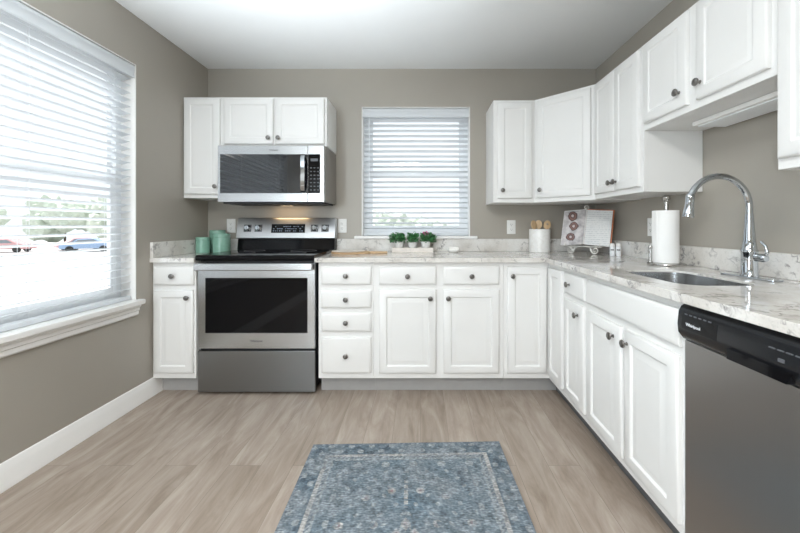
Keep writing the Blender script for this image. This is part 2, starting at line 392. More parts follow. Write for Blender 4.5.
def blind(W, axis, label, wand_at):
    w_, h_ = W['a1']-W['a0'], W['z1']-W['z0']
    r = thing('window_blind', label, 'blind', (XL, W['a0'], W['z0']) if axis == 'y' else (W['a0'], YB, W['z0']), PI/2 if axis == 'y' else 0)
    if axis == 'y': r.rotation_euler = (0, 0, PI/2)
    g = .012; yc = .046
    hr = MB().box(g, w_-g, yc-.028, yc+.028, h_-.062, h_-.014).build('head_rail', M['slat'], r)
    vp = [(.003, h_-.086), (.015, h_-.086), (.015, h_-.012), (.006, h_-.012), (.001, h_-.022), (.001, h_-.032), (.004, h_-.038), (.004, h_-.072), (.001, h_-.078)]
    MB().prism(vp, .009, w_-.009, 'x').build('valance', M['slat'], r)
    pitch = .0435; n = int((h_-.12)/pitch)
    m = MB(); tilt = math.radians(14)
    for k in range(n):
        z = .045+k*pitch+.02
        prof = []
        for q in range(6):
            u = -.025+.01*q; prof.append((u, .0022*(1-(u/.025)**2)))
        pts = [(u, z_+.0013) for u, z_ in prof]+[(u, z_-.0013) for u, z_ in prof[::-1]]
        # room-side edge (negative u) tipped up a little
        poly = [(yc+u*math.cos(tilt)+v*math.sin(tilt), z-u*math.sin(tilt)+v*math.cos(tilt)) for u, v in pts]
        m.prism(poly, g+.002, w_-g-.002, 'x')
    m.build('slats', M['slat'], r)
    MB().box(g, w_-g, yc-.026, yc+.026, .004, .026, .004).build('bottom_rail', M['slat'], r)
    for x in ([.13, w_-.13] if w_ < 1.2 else [.14, w_/3, 2*w_/3, w_-.14]):
        c = MB()
        for y in (yc-.0275, yc+.0275): c.tube([(x, y, .02), (x, y, h_-.05)], .0009, 6)
        c.tube([(x+.012, yc, .02), (x+.012, yc, h_-.05)], .0008, 6)
        c.build('ladder_cord', M['slat'], r)
    x = wand_at
    MB().tube([(x, yc-.036, h_-.075), (x, yc-.038, h_-.09), (x, yc-.036, h_-.62)], .004, 8).build('tilt_wand', M['vinyl'], r)
    return r
blind(W1, 'y', 'large white horizontal slat blind in the left wall window', .25)
blind(W2, 'x', 'smaller white slat blind in the back wall window above the planter', .06)

# ------------------------------------------------------------------ cabinets
def knob(parent, x, z, y=-.019):
    prof = [(.0075, 0), (.0075, .002), (.0048, .004), (.0045, .012), (.0085, .0145), (.0152, .0175), (.0165, .021), (.0152, .0245), (.009, .0275), (.0085, .0272), (.0, .0285)]
    return MB().lathe(prof, (x, y, z), 'y', 20).build('knob', M['pewter'], parent)
DOOR = [(0, 0), (0, .012), (.0035, .0165), (.009, .019), (.047, .019), (.0495, .0165), (.054, .0105), (.0595, .0105), (.083, .0180), (.086, .0180)]
DOOR_UP = [(0, 0), (0, .012), (.0035, .0165), (.009, .019), (.047, .019), (.0495, .0165), (.053, .0145), (.058, .0145), (.068, .0175), (.071, .0175)]
DRAW = [(0, 0), (0, .011), (.004, .0150), (.013, .0185), (.0155, .019)]
def door(root, x0, x1, z0, z1, kn=None, prof=DOOR, name='door'):
    d = MB().rings(x1-x0, z1-z0, prof, x0, z0, -.0005).build(name, M['cab'], root)
    if kn: knob(d, kn[0], kn[1])
    return d
def carcass(root, w_, z0, z1, depth, top=False, face=True):
    t = .016; m = MB()
    m.box(0, t, .018, depth, z0, z1).box(w_-t, w_, .018, depth, z0, z1)
    m.box(t, w_-t, .018, depth-.006, z0, z0+t).box(t, w_-t, depth-.006, depth, z0, z1)
    if top: m.box(t, w_-t, .018, depth-.006, z1-t, z1)
    m.box(0, w_, 0, .018, z0, z1, .0012, 1)
    return m.build('carcass', M['cab'], root)
FY = 2.366      # cabinet face plane of the back run
FX = .857       # cabinet face plane of the right run
BD = YB-FY-.004
CZ0, CZ1 = .112, .882
def base(label, x0, x1, run='back', toe='toe', group=None, name='base_cabinet'):
    if run == 'back': r = thing(name, label, 'cabinet', (x0, FY, 0), 0, group); w_ = x1-x0
    else: r = thing(name, label, 'cabinet', (FX, x0, 0), -PI/2, group); w_ = x0-x1
    carcass(r, w_, CZ0, CZ1, BD)
    MB().box(0, w_, .072, .085, .0005, CZ0-.001).build('toe_kick', M[toe], r)
    return r, w_
GB = 'white base cabinets along the back wall'
GR = 'white base cabinets along the right wall'
# left of the range
r, w_ = base('narrow white base cabinet left of the range, against the left wall', -1.779, -1.493, group=GB)
d = MB().rings(.262, .122, DRAW, .014, .734, -.0005).build('drawer_front', M['cab'], r); knob(d, .014+.131+.0, .795)
door(r, .012, .274, .150, .700, (.243, .652))
# bank of four drawers
r, w_ = base('white cabinet with a bank of four drawers right of the range', -.678, -.312, group=GB, name='drawer_cabinet')
for z0, z1 in ((.737, .855), (.582, .698), (.427, .548), (.150, .388)):
    d = MB().rings(.328, z1-z0, DRAW, .022, z0, -.0005).build('drawer_front', M['cab'], r); knob(d, .186, (z0+z1)/2)
# double cabinet under the window
r, w_ = base('wide white base cabinet under the back window with two drawers over two doors', -.311, .553, group=GB)
for x0, x1, kx in ((.038, .414, .376), (.464, .832, .494)):
    d = MB().rings(x1-x0, .118, DRAW, x0, .737, -.0005).build('drawer_front', M['cab'], r); knob(d, (x0+x1)/2, .793)
    door(r, x0, x1, .150, .704, (kx, .648))
# corner cabinet: L carcass, one door in each run
r = thing('corner_base_cabinet', 'white corner base cabinet with two doors meeting at a right angle', 'cabinet', (.554, FY, 0), 0, GB)
m = MB(); w1 = FX-.554
m.box(0, w1, 0, .018, CZ0, CZ1).box(w1, w1+.018, -.262, .018, CZ0, CZ1).box(0, .016, .018, BD, CZ0, CZ1)
m.box(.016, XR-.558, BD-.008, BD, CZ0, CZ1).box(XR-.566, XR-.558, -.262, BD-.008, CZ0, CZ1).box(w1+.018, XR-.566, -.262, -.246, CZ0, CZ1)
m.box(.016, XR-.566, .02, BD-.008, CZ0, CZ0+.016).box(w1+.019, XR-.566, -.246, .02, CZ0, CZ0+.016)
m.build('carcass', M['cab'], r)
MB().box(0, w1+.085, .072, .085, .0005, CZ0-.001).build('toe_kick', M['toe'], r)
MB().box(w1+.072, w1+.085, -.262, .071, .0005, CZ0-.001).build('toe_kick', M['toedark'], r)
door(r, .022, w1-.0205, .150, .853, (.052, .795))
d = MB().rings(.222, .703, DOOR, .0, .150, 0).build('door', M['cab'], r); d.location = (w1-.0005, -.0205, 0); d.rotation_euler = (0, 0, -PI/2)
# right run
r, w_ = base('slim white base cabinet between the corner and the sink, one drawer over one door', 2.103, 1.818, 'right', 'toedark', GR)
d = MB().rings(.247, .118, DRAW, .018, .737, -.0005).build('drawer_front', M['cab'], r); knob(d, .100, .795)
door(r, .018, .265, .150, .704, (.205, .648))
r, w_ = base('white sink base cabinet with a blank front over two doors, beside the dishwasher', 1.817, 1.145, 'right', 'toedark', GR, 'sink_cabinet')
MB().rings(.640, .122, DRAW, .016, .733, -.0005).build('false_drawer_front', M['cab'], r)
door(r, .018, .326, .150, .700, (.272, .648)); door(r, .346, .654, .150, .700, (.374, .648))

# ------------------------------------------------------------------ worktops with backsplashes
CT, CB = .914, .884
def slab(outer, holes=()):
    b = bmesh.new(); E = []
    for loop in [outer]+list(holes):
        vs = [b.verts.new((x, y, CT)) for x, y in loop]
        E += [b.edges.new((vs[k], vs[(k+1) % len(vs)])) for k in range(len(vs))]
    bmesh.ops.triangle_fill(b, edges=E, use_beauty=True)
    ex = bmesh.ops.extrude_face_region(b, geom=list(b.faces))
    for v in [g for g in ex['geom'] if isinstance(g, bmesh.types.BMVert)]: v.co.z = CB
    bmesh.ops.recalc_face_normals(b, faces=b.faces); m = MB(); m.merge(b); return m
CE = 2.334; RE = .821
r = thing('worktop', 'short pale veined stone worktop with canisters left of the range', 'worktop', (-1.64, 2.65, CB))
o = slab([(-1.7795, CE), (-1.4905, CE), (-1.4905, YB-.002), (-1.7795, YB-.002)]).build('slab', M['quartz'], r); o.location = (1.64, -2.65, -CB); bevel_mod(o)
o = MB().box(-1.7795, -1.4905, YB-.022, YB-.002, CT+.0005, 1.017).box(-1.7795, -1.7595, CE+.004, YB-.022, CT+.0005, 1.017).build('backsplash', M['splash'], r, (1.64, -2.65, -CB)); bevel_mod(o, .0015)
SX0, SX1, SY0, SY1, SR = .945, 1.235, 1.265, 1.70, .085
def rrect(x0, x1, y0, y1, r_, n=8):
    out = []
    for cx, cy, a0 in ((x1-r_, y1-r_, 0), (x0+r_, y1-r_, 90), (x0+r_, y0+r_, 180), (x1-r_, y0+r_, 270)):
        for k in range(n+1):
            a = math.radians(a0+90*k/n); out.append((cx+r_*math.cos(a), cy+r_*math.sin(a)))
    return out
r = thing('worktop', 'long L-shaped pale veined stone worktop running round the corner past the sink', 'worktop', (.3, 2.6, CB))
o = slab([(-.697, CE), (RE, CE), (RE, .42), (XR-.002, .42), (XR-.002, YB-.002), (-.697, YB-.002)], [rrect(SX0, SX1, SY0, SY1, SR)]).build('slab', M['quartz'], r, (-.3, -2.6, -CB)); bevel_mod(o)
o = MB().box(-.697, XR-.002, YB-.022, YB-.002, CT+.0005, 1.0165).box(XR-.022, XR-.002, .42, YB-.0225, CT+.0005, 1.0165).build('backsplash', M['splash'], r, (-.3, -2.6, -CB)); bevel_mod(o, .0015)
# end panel holding the worktop beyond the dishwasher
tag(MB().box(FX, XR-.004, .43, .448, .0005, CB-.001).build('end_panel', M['cab']), 'white end panel closing off the cabinets past the dishwasher', 'panel')
# undermount sink: open bowl
r = thing('kitchen_sink', 'stainless steel bowl set under the cutout of the long worktop', 'sink', (1.09, 1.48, .70))
b = bmesh.new()
lv = [(-.0025, CT-.009), (-.004, CT-.0095), (-.0045, .86), (-.014, .72), (-.040, .702), (-.09, .700)]
L_ = []
for off, z in lv:
    L_.append([b.verts.new((x-1.09, y-1.48, z-.70)) for x, y in rrect(SX0-off, SX1+off, SY0-off, SY1+off, max(.02, SR+off))])
for q in range(len(L_)-1):
    n = len(L_[q])
    for k in range(n): b.faces.new((L_[q][k], L_[q][(k+1) % n], L_[q+1][(k+1) % n], L_[q+1][k]))
b.faces.new(L_[-1]); bmesh.ops.recalc_face_normals(b, faces=b.faces)
m = MB(); m.merge(b); o = m.build('bowl', M['steel'], r)
sd = o.modifiers.new('gauge', 'SOLIDIFY'); sd.thickness = .0015; sd.offset = 1
MB().lathe([(.044, .0015), (.044, .004), (.036, .005), (.030, .003), (.0, .003)], (.0, .0, .0), 'z', 24).build('drain', M['chrome'], r)

# ------------------------------------------------------------------ wall cabinets
UD = .305; UF = YB-UD-.004
def upper(label, loc, w_, z0, z1, rotz=0, group=None, depth=UD, name='wall_cabinet'):
    r = thing(name, label, 'cabinet', (loc[0], loc[1], z0), rotz, group)
    carcass(r, w_, 0, z1-z0, depth, top=True)
    return r
GU = 'white wall cabinets'
r = upper('tall narrow white wall cabinet left of the microwave', (-1.779, UF, 0), .291, 1.334, 2.091, 0, GU)
door(r, .012, .279, .028, .744, (.253, .085), DOOR_UP)
r = upper('short white wall cabinet with two doors above the microwave', (-1.487, UF, 0), .784, 1.722, 2.091, 0, GU)
door(r, .018, .386, .014, .356, (.356, .058), DOOR_UP); door(r, .400, .768, .014, .356, (.430, .058), DOOR_UP)
UZ0, UZ1 = 1.300, 2.068
r = upper('narrow white wall cabinet right of the back window', (.548, UF, 0), .309, UZ0, UZ1, 0, GU)
door(r, .030, .286, .030, .750, (.062, .090), DOOR_UP)
# diagonal corner cabinet (pentagon plan)
DX, DY = XR-.004-.610, YB-.004-.610
r = thing('corner_wall_cabinet', 'white diagonal wall cabinet across the corner above the cookbook', 'cabinet', (DX, UF, UZ0), -PI/4, GU)
dl = math.hypot(XR-.004-UD-DX, UF-DY)
rot = Matrix.Rotation(PI/4, 4, 'Z')
def loc45(x, y): v = rot @ Vector((x-DX, y-UF, 0)); return (v.x, v.y)
pent = [loc45(*p) for p in ((DX, UF), (XR-.004-UD, DY), (XR-.004, DY), (XR-.004, YB-.004), (DX, YB-.004))]
MB().prism(pent, 0, UZ1-UZ0, 'z').build('carcass', M['cab'], r)
door(r, .024, dl-.024, .030, .750, (.058, .090), DOOR_UP)
XF = XR-.004-UD
r = upper('white wall cabinet with a close pair of tall doors left of the sink', (XF, DY-.001, 0), DY-.001-1.849, UZ0+.004, UZ1, -PI/2, GU)
ww = DY-1.850
door(r, .020, ww/2-.002, .030, .746, (ww/2-.030, .080), DOOR_UP); door(r, ww/2+.002, ww-.026, .030, .746, (ww/2+.028, .080), DOOR_UP)
r = upper('short white wall cabinet with two doors above the sink', (XF, 1.848, 0), .691, 1.620, UZ1, -PI/2, GU)
door(r, .014, .314, .030, .436, (.276, .095), DOOR_UP); door(r, .366, .672, .030, .436, (.394, .095), DOOR_UP)
r = upper('white wall cabinet right of the sink, cut off by the photo edge', (XF, 1.156, 0), .46, UZ0+.008, UZ1, -PI/2, GU)
door(r, .012, .446, .034, .740, (.41, .090), DOOR_UP)
# light under the short sink cabinet
r = thing('under_cabinet_light', 'slim white light bar under the short cabinet over the sink', 'light', (1.37, 1.43, 1.619))
MB().box(-.075, .085, -.265, .265, -.020, -.0, .003).build('housing', M['trim'], r)
MB().box(-.060, .070, -.250, .250, -.026, -.0201, .002).build('diffuser', M['vinyl'], r)

# ------------------------------------------------------------------ range
RX = -1.093
r = thing('kitchen_range', 'stainless steel freestanding range with black glass cooktop', 'range', (RX, 2.372, 0))
hw = .391
MB().box(-hw+.006, hw-.006, .022, .585, .03, .892).build('body', M['blackmatte'], r)
for sx in (-1, 1):
    for y in (.06, .54): MB().lathe([(.018, .0005), (.018, .008), (.008, .012), (.008, .031)], (sx*(hw-.05), y, 0), 'z', 14).build('foot', M['blackmatte'], r)
# storage drawer with its pull lip
dr = MB().box(-hw, hw, -.004, .021, .018, .292, .004).build('storage_drawer', M['steeldark'], r)
od = MB().rings(2*hw, .575, [(0, -.022), (0, .006), (.003, .009), (.006, .009)], -hw, .306, .006).build('oven_door', M['steel'], r)
MB().box(-.3405, .3405, -.0060, .004, .411, .779, .003).build('door_window', M['blackglass'], od)
hb = MB().box(-hw+.004, hw-.004, -.058, -.040, .832, .880, .007, 3)
for sx in (-1, 1): hb.box(sx*(hw-.045)-.012, sx*(hw-.045)+.012, -.042, -.0032, .842, .872, .002)
hb.build('door_handle', M['steel'], od)
text('brand_lettering', 'Whirlpool', .019, M['darkmark'], od, (0, -.0035, .358))
# cooktop: glass slab with rounded front, printed burner rings
ct = MB().prism([(-.022, .896), (-.028, .905), (-.028, .921), (-.020, .930), (.0, .933), (.50, .933), (.585, .933), (.585, .894), (-.018, .894)], -hw-.0005, hw+.0005, 'x').build('cooktop', M['blackglass'], r)
for cx, cy, rad in ((-.19, .14, .105), (.19, .14, .09), (-.19, .38, .075), (.19, .38, .095)):
    pts = [(cx+rad*math.cos(2*PI*k/40), cy+rad*math.sin(2*PI*k/40), .9332) for k in range(41)]; MB().tube(pts, .0012, 6).build('burner_ring', M['greymark'], ct)
# backguard: black riser and slanted steel console
bgd = MB().prism([(.515, .9335), (.530, 1.020), (.590, 1.020), (.590, .9335)], -hw-.004, hw+.004, 'x').build('backguard', M['blackglass'], r)
M['steelc'] = steel_mat('satin_console_steel', (.60, .61, .62), .42, (3, 3, 60))
cn = MB().prism([(.512, 1.020), (.503, 1.028), (.536, 1.180), (.546, 1.190), (.590, 1.190), (.590, 1.020)], -hw-.008, hw+.008, 'x').build('control_console', M['steelc'], r)
sl = math.atan2(.033, .152)
def on_con(x, z):  # point on the slanted face
    return (x, .503+(z-1.028)*.033/.152, z)
dp = MB().box(-.136, .136, -.003, .001, -.036, .036, .001).build('display', M['blackglass'], cn, on_con(.018, 1.104)); dp.rotation_euler = (-sl, 0, 0)
dg = MB()
random.seed(3)
for row in range(3):
    for k in range(15):
        if random.random() < .72: dg.box(-.122+k*.0165, -.122+k*.0165+random.uniform(.006, .012), -.0036, -.0030, -.024+row*.018, -.018+row*.018)
M['bluemark'] = simple('pale_blue_panel_print', (.26, .32, .42), .5, var=0)
dg.build('panel_marks', M['bluemark'], dp)
for kx in (-.312, -.224, .232, .318):
    prof = [(.026, 0), (.026, .004), (.021, .007), (.0195, .024), (.016, .027), (.0, .027)]
    k_ = MB().lathe(prof, (0, 0, 0), 'y', 24).box(-.004, .004, -.032, -.02, -.018, .018, .0015).build('dial', M['chrome'], cn, on_con(kx, 1.106)); k_.rotation_euler = (-sl, 0, 0)
    MB().box(-.030, .030, -.0010, -.0003, -.030, .030).build('dial_marking', M['greymark'], k_)

# ------------------------------------------------------------------ over-range microwave
MF = 2.618
r = thing('microwave', 'stainless steel microwave mounted above the range', 'microwave', (-1.0965, MF, 1.300))
mh = .417; mw = .391
MB().box(-mw, mw, .012, YB-MF-.005, .004, mh, .003).build('case', M['steelv'], r)
dx = .270   # door / control panel split
fr = MB().rings(mw+dx+.0, mh-.002, [(0, -.011), (0, .008), (.003, .011), (.006, .011)], -mw, 0, 0).build('microwave_door', M['steel'], r)
MB().box(-mw+.018, dx-.002, -.0128, .002, .064, mh-.066, .002).build('door_window', M['coatglass'], fr)
cp = MB().rings(mw-dx-.001, mh-.002, [(0, -.011), (0, .008), (.003, .011), (.006, .011)], dx+.001, 0, 0).build('control_panel', M['steel'], r)
MB().box(dx+.003, mw-.030, -.0128, .002, .064, mh-.066, .002).build('panel_glass', M['blackglass'], cp)
MB().box(dx+.022, mw-.046, -.0134, -.0128, mh-.118, mh-.098).build('display', M['greymark'], cp)
for row in range(7):
    for c_ in range(3): MB().box(dx+.018+c_*.026, dx+.018+c_*.026+.012, -.0134, -.0128, .085+row*.027, .085+row*.027+.007).build('key', M['greymark'], cp)
hp = [(dx-.034+.010*math.sin(PI*t/10), -.012-.036*math.sin(PI*t/10)**.5, .074+(mh-.150)*t/10) for t in range(11)]
hm = MB()
b = bmesh.new(); R_ = []
for x, y, z in hp: R_.append([b.verts.new((x+sx, y+sy, z)) for sx, sy in ((-.019, .004), (-.014, -.008), (.014, -.008), (.019, .004))])
for q in range(10):
    for k in range(4): b.faces.new((R_[q][k], R_[q][(k+1) % 4], R_[q+1][(k+1) % 4], R_[q+1][k]))
b.faces.new(R_[0][::-1]); b.faces.new(R_[-1]); bmesh.ops.recalc_face_normals(b, faces=b.faces); hm.merge(b)
hm.build('door_handle', M['chrome'], fr)
text('brand_lettering', 'Whirlpool', .015, M['darkmark'], fr, (.02, -.0115, mh-.036))
gr = MB().box(-mw+.02, mw-.02, .03, .33, -.010, .003)
for k in range(12): gr.box(-.33+k*.056, -.29+k*.056, .05, .30, -.0125, -.0095)
gr.build('vent_grille', M['blackmatte'], r)
MB().box(-.035, .055, .255, .295, -.0135, -.0105).build('cooktop_lamp', M['lampglow'], r)
ld = bpy.data.lights.new('cooktop_lamp_light', 'AREA'); ld.shape = 'RECTANGLE'; ld.size = .26; ld.size_y = .05; ld.energy = .22; ld.color = (1, .68, .36)
lo = bpy.data.objects.new('cooktop_lamp_light', ld); C.objects.link(lo); lo.location = (-1.085, MF+.275, 1.300-.016); lo.rotation_euler = (math.radians(10), 0, 0)

# ------------------------------------------------------------------ dishwasher
r = thing('dishwasher', 'stainless steel dishwasher with black control strip under the long worktop', 'dishwasher', (FX, 1.141, 0), -PI/2)
dw = .598
MB().box(.004, dw-.004, .012, .57, .10, .876).build('tub', M['blackmatte'], r)
MB().box(.0, dw, -.010, .011, .115, .764, .004).build('door_panel', M['steelv'], r)
MB().box(.0, dw, .060, .075, .0005, .099).build('toe_panel', M['blackmatte'], r)
cp = MB().prism([(.011, .766), (-.014, .768), (-.030, .788), (-.0325, .815), (-.0285, .856), (-.020, .872), (-.008, .879), (.011, .879)], -.001, dw+.001, 'x').build('control_panel', M['blackplas'], r); bevel_mod(cp, .0015)
MB().prism([(-.0300, .797), (-.0335, .815), (-.0300, .850), (-.020, .850), (-.020, .797)], .018, .150, 'x').build('badge_inset', M['blackglass'], cp)
MB().prism([(.145+.045, .8), (.165+.025, .772), (.345, .772), (.36, .8)], -.0385, -.020, 'y').build('pocket_handle', M['blackglass'], cp)
bt = MB()
for k in range(6): bt.box(.030+k*.018, .040+k*.018, -.0318, -.0295, .850, .8535)
bt.build('button_marks', M['greymark'], cp)
text('brand_lettering', 'Whirlpool', .0135, M['lightmark'], cp, (.066, -.0338, .822))
bt = MB().box(.322, .336, -.0345, -.031, .815, .823)
for k in range(5): bt.box(.300+k*.02, .314+k*.02, -.0345, -.031, .840, .8425)
bt.build('indicator_marks', M['greymark'], cp)

# ------------------------------------------------------------------ outlets
def outlet(label, loc, rotz=0, kind='socket'):
    r = thing('wall_outlet', label, 'outlet', loc, rotz)
    p = MB().rings(.072, .116, [(0, 0), (0, .003), (.003, .0055), (.006, .006)], -.036, -.058).build('cover_plate', M['plate'], r)
    for z in (-.020, .020):
        s_ = MB().lathe([(.0165, .0058), (.0165, .0075), (.0155, .008), (0, .008)], (0, 0, z), 'y', 20).build('socket', M['plate'], r)
        q = MB().box(-.0075, -.0055, -.0085, -.0078, z-.002, z+.007).box(.0055, .0075, -.0085, -.0078, z-.002, z+.006)
        q.lathe([(.0025, .0078), (.0025, .0085), (0, .0085)], (0, 0, z-.008), 'y', 10); q.build('slots', M['slot'], s_)
    return r
outlet('white outlet on the back wall, partly behind the range console', (-1.585, YB-.0005, 1.125))
outlet('white outlet on the back wall just right of the range', (-.655, YB-.0005, 1.125))
outlet('white outlet on the back wall under the narrow cabinet, left of the utensil crock', (.76, YB-.0005, 1.115))
outlet('white outlet on the right wall half hidden by the paper towel roll', (XR-.0005, 2.262, 1.118), -PI/2)

# ------------------------------------------------------------------ things on the worktops
Z0 = CT+.0005
def canister(label, x, y, rad, h):
    r = thing('canister', label, 'canister', (x, y, Z0), 0, 'sage green canisters')
    MB().lathe([(rad*.9, 0), (rad*.98, .004), (rad, .012), (rad, h*.80), (rad*.985, h*.815)], (0, 0, 0), 'z', 36).build('jar', M['green'], r)
    MB().lathe([(rad*.97, h*.818), (rad*1.0, h*.83), (rad*1.0, h*.965), (rad*.97, h*.99), (rad*.9, h), (rad*.86, h*.985), (0, h*.985)], (0, 0, 0), 'z', 36).build('lid', M['green'], r)
canister('smallest sage green canister, the left one at the front', -1.698, 2.775, .0495, .122)
canister('wide sage green canister at the front, closest to the range', -1.560, 2.79, .062, .150)
canister('tallest sage green canister, standing behind the other two', -1.650, 2.893, .058, .176)

# paddle board
r = thing('cutting_board', 'round wooden board with a handle lying on the worktop right of the range', 'board', (-.50, 2.72, Z0))
pts = []
for k in range(37):
    a_ = math.radians(14+332*k/36); pts.append((-.03+.150*math.cos(a_), .115*math.sin(a_)))
pts += [(.165, -.022), (.235, -.022), (.247, -.012), (.247, .012), (.235, .022), (.165, .022)]
o = MB().prism(pts, 0, .016, 'z').build('board', M['board'], r); bevel_mod(o, .003)
MB().lathe([(.09, .0165), (.122, .0175), (.125, .021), (.11, .0215), (.085, .0185), (0, .018)], (-.05, 0, 0), 'z', 36).build('rim_plate', M['blush'], r)

# planter: tray, three pots, foliage
TX, TY = -.062, 2.868
r = thing('planter_tray', 'pale wooden tray holding three potted herbs under the back window', 'tray', (TX, TY, Z0))
tw, td, th = .163, .05, .036
MB().box(-tw, tw, -td, td, 0, .006).box(-tw, tw, -td, -td+.008, .006, th).box(-tw, tw, td-.008, td, .006, th).box(-tw, -tw+.008, -td+.008, td-.008, .006, th).box(tw-.008, tw, -td+.008, td-.008, .006, th).build('tray', M['blush'], r)
rng = random.Random(11)
def leafy(cx, cy, zb, n, R, hgt, lo=-9, hi=9):
    m = MB()
    b = bmesh.new()
    for k in range(n):
        a_ = rng.uniform(0, 2*PI); q = R*math.sqrt(rng.random()); zz = zb-.008+hgt*(rng.random()**.8)*(1-.42*(q/R)**2)
        p = Vector((cx+q*math.cos(a_), cy+.75*q*math.sin(a_), zz)); l = rng.uniform(.017, .032); w2 = l*.30
        d = Vector((math.cos(a_)*.8+rng.uniform(-.5, .5), math.sin(a_)*.8+rng.uniform(-.5, .5), rng.uniform(-.2, .9))).normalized()
        if not lo < p.x < hi or not lo < (p+d*l).x < hi: continue
        s_ = d.cross(Vector((rng.uniform(-.3, .3), rng.uniform(-.3, .3), 1))).normalized(); up = s_.cross(d)
        vs = [b.verts.new(p+v) for v in (d*0, d*l*.35+s_*w2+up*.002, d*l*.75+s_*w2*.7, d*l, d*l*.75-s_*w2*.7, d*l*.35-s_*w2+up*.002)]
        mid = b.verts.new(p+d*l*.5-up*.003)
        for q_ in range(6): b.faces.new((vs[q_], vs[(q_+1) % 6], mid))
    m.merge(b)
    for k in range(14):
        a_ = rng.uniform(0, 2*PI); m.tube([(cx, cy, zb-.004), (cx+.4*R*math.cos(a_), cy+.3*R*math.sin(a_), zb+hgt*.4), (cx+.75*R*math.cos(a_), cy+.6*R*math.sin(a_), zb+hgt*.75)], .0009, 5)
    return m
for k, (px, lab) in enumerate(((-.108, 'left of the three white pots in the tray, bushy green herb'), (0, 'middle of the three white pots in the tray, bushy green herb'), (.104, 'right of the three white pots, green herb with a pink bloom'))):
    p = thing('potted_herb', lab, 'plant', (TX+px, TY, Z0+.0065), 0, 'herb pots in the tray')
    pr = [(.024, 0), (.027, .003), (.0375, .066), (.0385, .068), (.0385, .078), (.0355, .078), (.0345, .068), (0, .068)]
    MB().lathe(pr, (0, 0, 0), 'z', 28).build('pot', M['white_cer'], p)
    MB().lathe([(.034, .0682), (.034, .071), (.01, .073), (0, .073)], (0, 0, 0), 'z', 20).build('soil', M['soil'], p)
    leafy((-.010, 0, .010)[k], 0, .074, 330, .064, .085, (-9, -.0515, -.0515)[k], (.0515, .0515, 9)[k]).build('foliage', M['leaf'], p)
    if k == 2:
        fm = MB()
        for q in range(9):
            fm.blob((rng.uniform(-.024, .022), rng.uniform(-.03, .01), .148+rng.uniform(-.012, .014)), .0085, 1, .4, 3)
        fm.build('bloom', M['flower'], p)

# soap dish
r = thing('soap_dish', 'small white dish with a bar on it beside the planter', 'dish', (.262, 2.83, Z0))
MB().lathe([(.030, 0), (.034, .003), (.052, .014), (.054, .017), (.050, .017), (.033, .007), (0, .006)], (0, 0, 0), 'z', 32, Matrix.Diagonal((1.0, .8, 1, 1))).build('dish', M['white_cer'], r)
MB().box(-.040, .040, -.024, .024, .013, .043, .008, 3).build('bar', M['sponge'], r)

# utensil crock
UX, UY = .962, 2.872
r = thing('utensil_crock', 'white marble crock of wooden utensils in front of the backsplash', 'crock', (UX, UY, Z0))
MB().lathe([(.079, 0), (.082, .003), (.082, .180), (.080, .184), (.073, .184), (.071, .180), (.071, .012), (0, .010)], (0, 0, 0), 'z', 40).build('crock', M['marble'], r)
def spoon(label, x, y, lean, spin, kind):
    r = thing('wooden_spoon', label, 'utensil', (UX+x, UY+y, Z0+.013), 0, 'wooden utensils in the crock')
    R3 = Matrix.Rotation(lean, 4, 'Y') @ Matrix.Rotation(spin, 4, 'Z')
    MB().tube([(0, 0, 0), (0, 0, .09), (0, 0, .185)], [.005, .0055, .006], 10, mat=R3).build('handle', M['spoon'], r)
    b = bmesh.new()
    out = []
    for k in range(24):
        a_ = 2*PI*k/24; out.append((.028*math.cos(a_)*(1 if kind != 'spatula' else 1.0), .208+.036*math.sin(a_)))
    hole = [(.008*math.cos(2*PI*k/12), .214+.008*math.sin(2*PI*k/12)) for k in range(12)]
    E = []
    for loop in ([out, hole] if kind == 'slotted' else [out]):
        vs = [b.verts.new((x_, -.004, z_)) for x_, z_ in loop]; E += [b.edges.new((vs[q], vs[(q+1) % len(vs)])) for q in range(len(vs))]
    bmesh.ops.triangle_fill(b, edges=E, use_beauty=True)
    ex = bmesh.ops.extrude_face_region(b, geom=list(b.faces))
    for v in [g for g in ex['geom'] if isinstance(g, bmesh.types.BMVert)]: v.co.y = .004
    bmesh.ops.recalc_face_normals(b, faces=b.faces); m = MB(); m.merge(b, R3); m.build('head', M['spoon'], r)
spoon('wooden spoon leaning left in the marble crock', -.018, -.012, -.16, .5, 'spoon')
spoon('upright wooden spoon in the middle of the marble crock', .004, .018, -.03, -.4, 'spoon')
spoon('wooden spoon with a hole in its head, leaning right in the crock', .020, -.016, .17, 0, 'slotted')

# scroll easel with an open cookbook
EX, EY, ER = 1.243, 2.705, math.radians(-36)
r = thing('cookbook_stand', 'silver scroll metal easel on the worktop in the corner', 'stand', (EX, EY, Z0), ER)
def spiral(cx, cz, r0, turns, a0, sgn, y=0, n=26):
    return [(cx+r0*(1-.78*t/n)*math.cos(a0+sgn*2*PI*turns*t/n), y, cz+r0*(1-.78*t/n)*math.sin(a0+sgn*2*PI*turns*t/n)) for t in range(n+1)]
back = math.radians(14)
m = MB()
for sx in (-1, 1):
    m.tube([(sx*.025, -.02, .052), (sx*.045, -.035, .05), (sx*.060, -.045, .038)]+[(x, -.045, z) for x, y, z in spiral(sx*.084, .0285, .0255, 1.5, PI if sx > 0 else 0, 1 if sx > 0 else -1)], .0046, 8)
    m.tube([(sx*.12, -.045, .0555), (sx*.12, -.066, .0565), (sx*.12, -.068, .080)], .0030, 8)
m.tube([(-.13, -.045, .055), (.13, -.045, .055)], .0034, 8)
m.tube([(-.13, .0, .055), (.13, .0, .055)], .0034, 8)
for sx in (-1, 0, 1): m.tube([(sx*.1, -.045, .055), (sx*.1, .0, .055)], .003, 8)
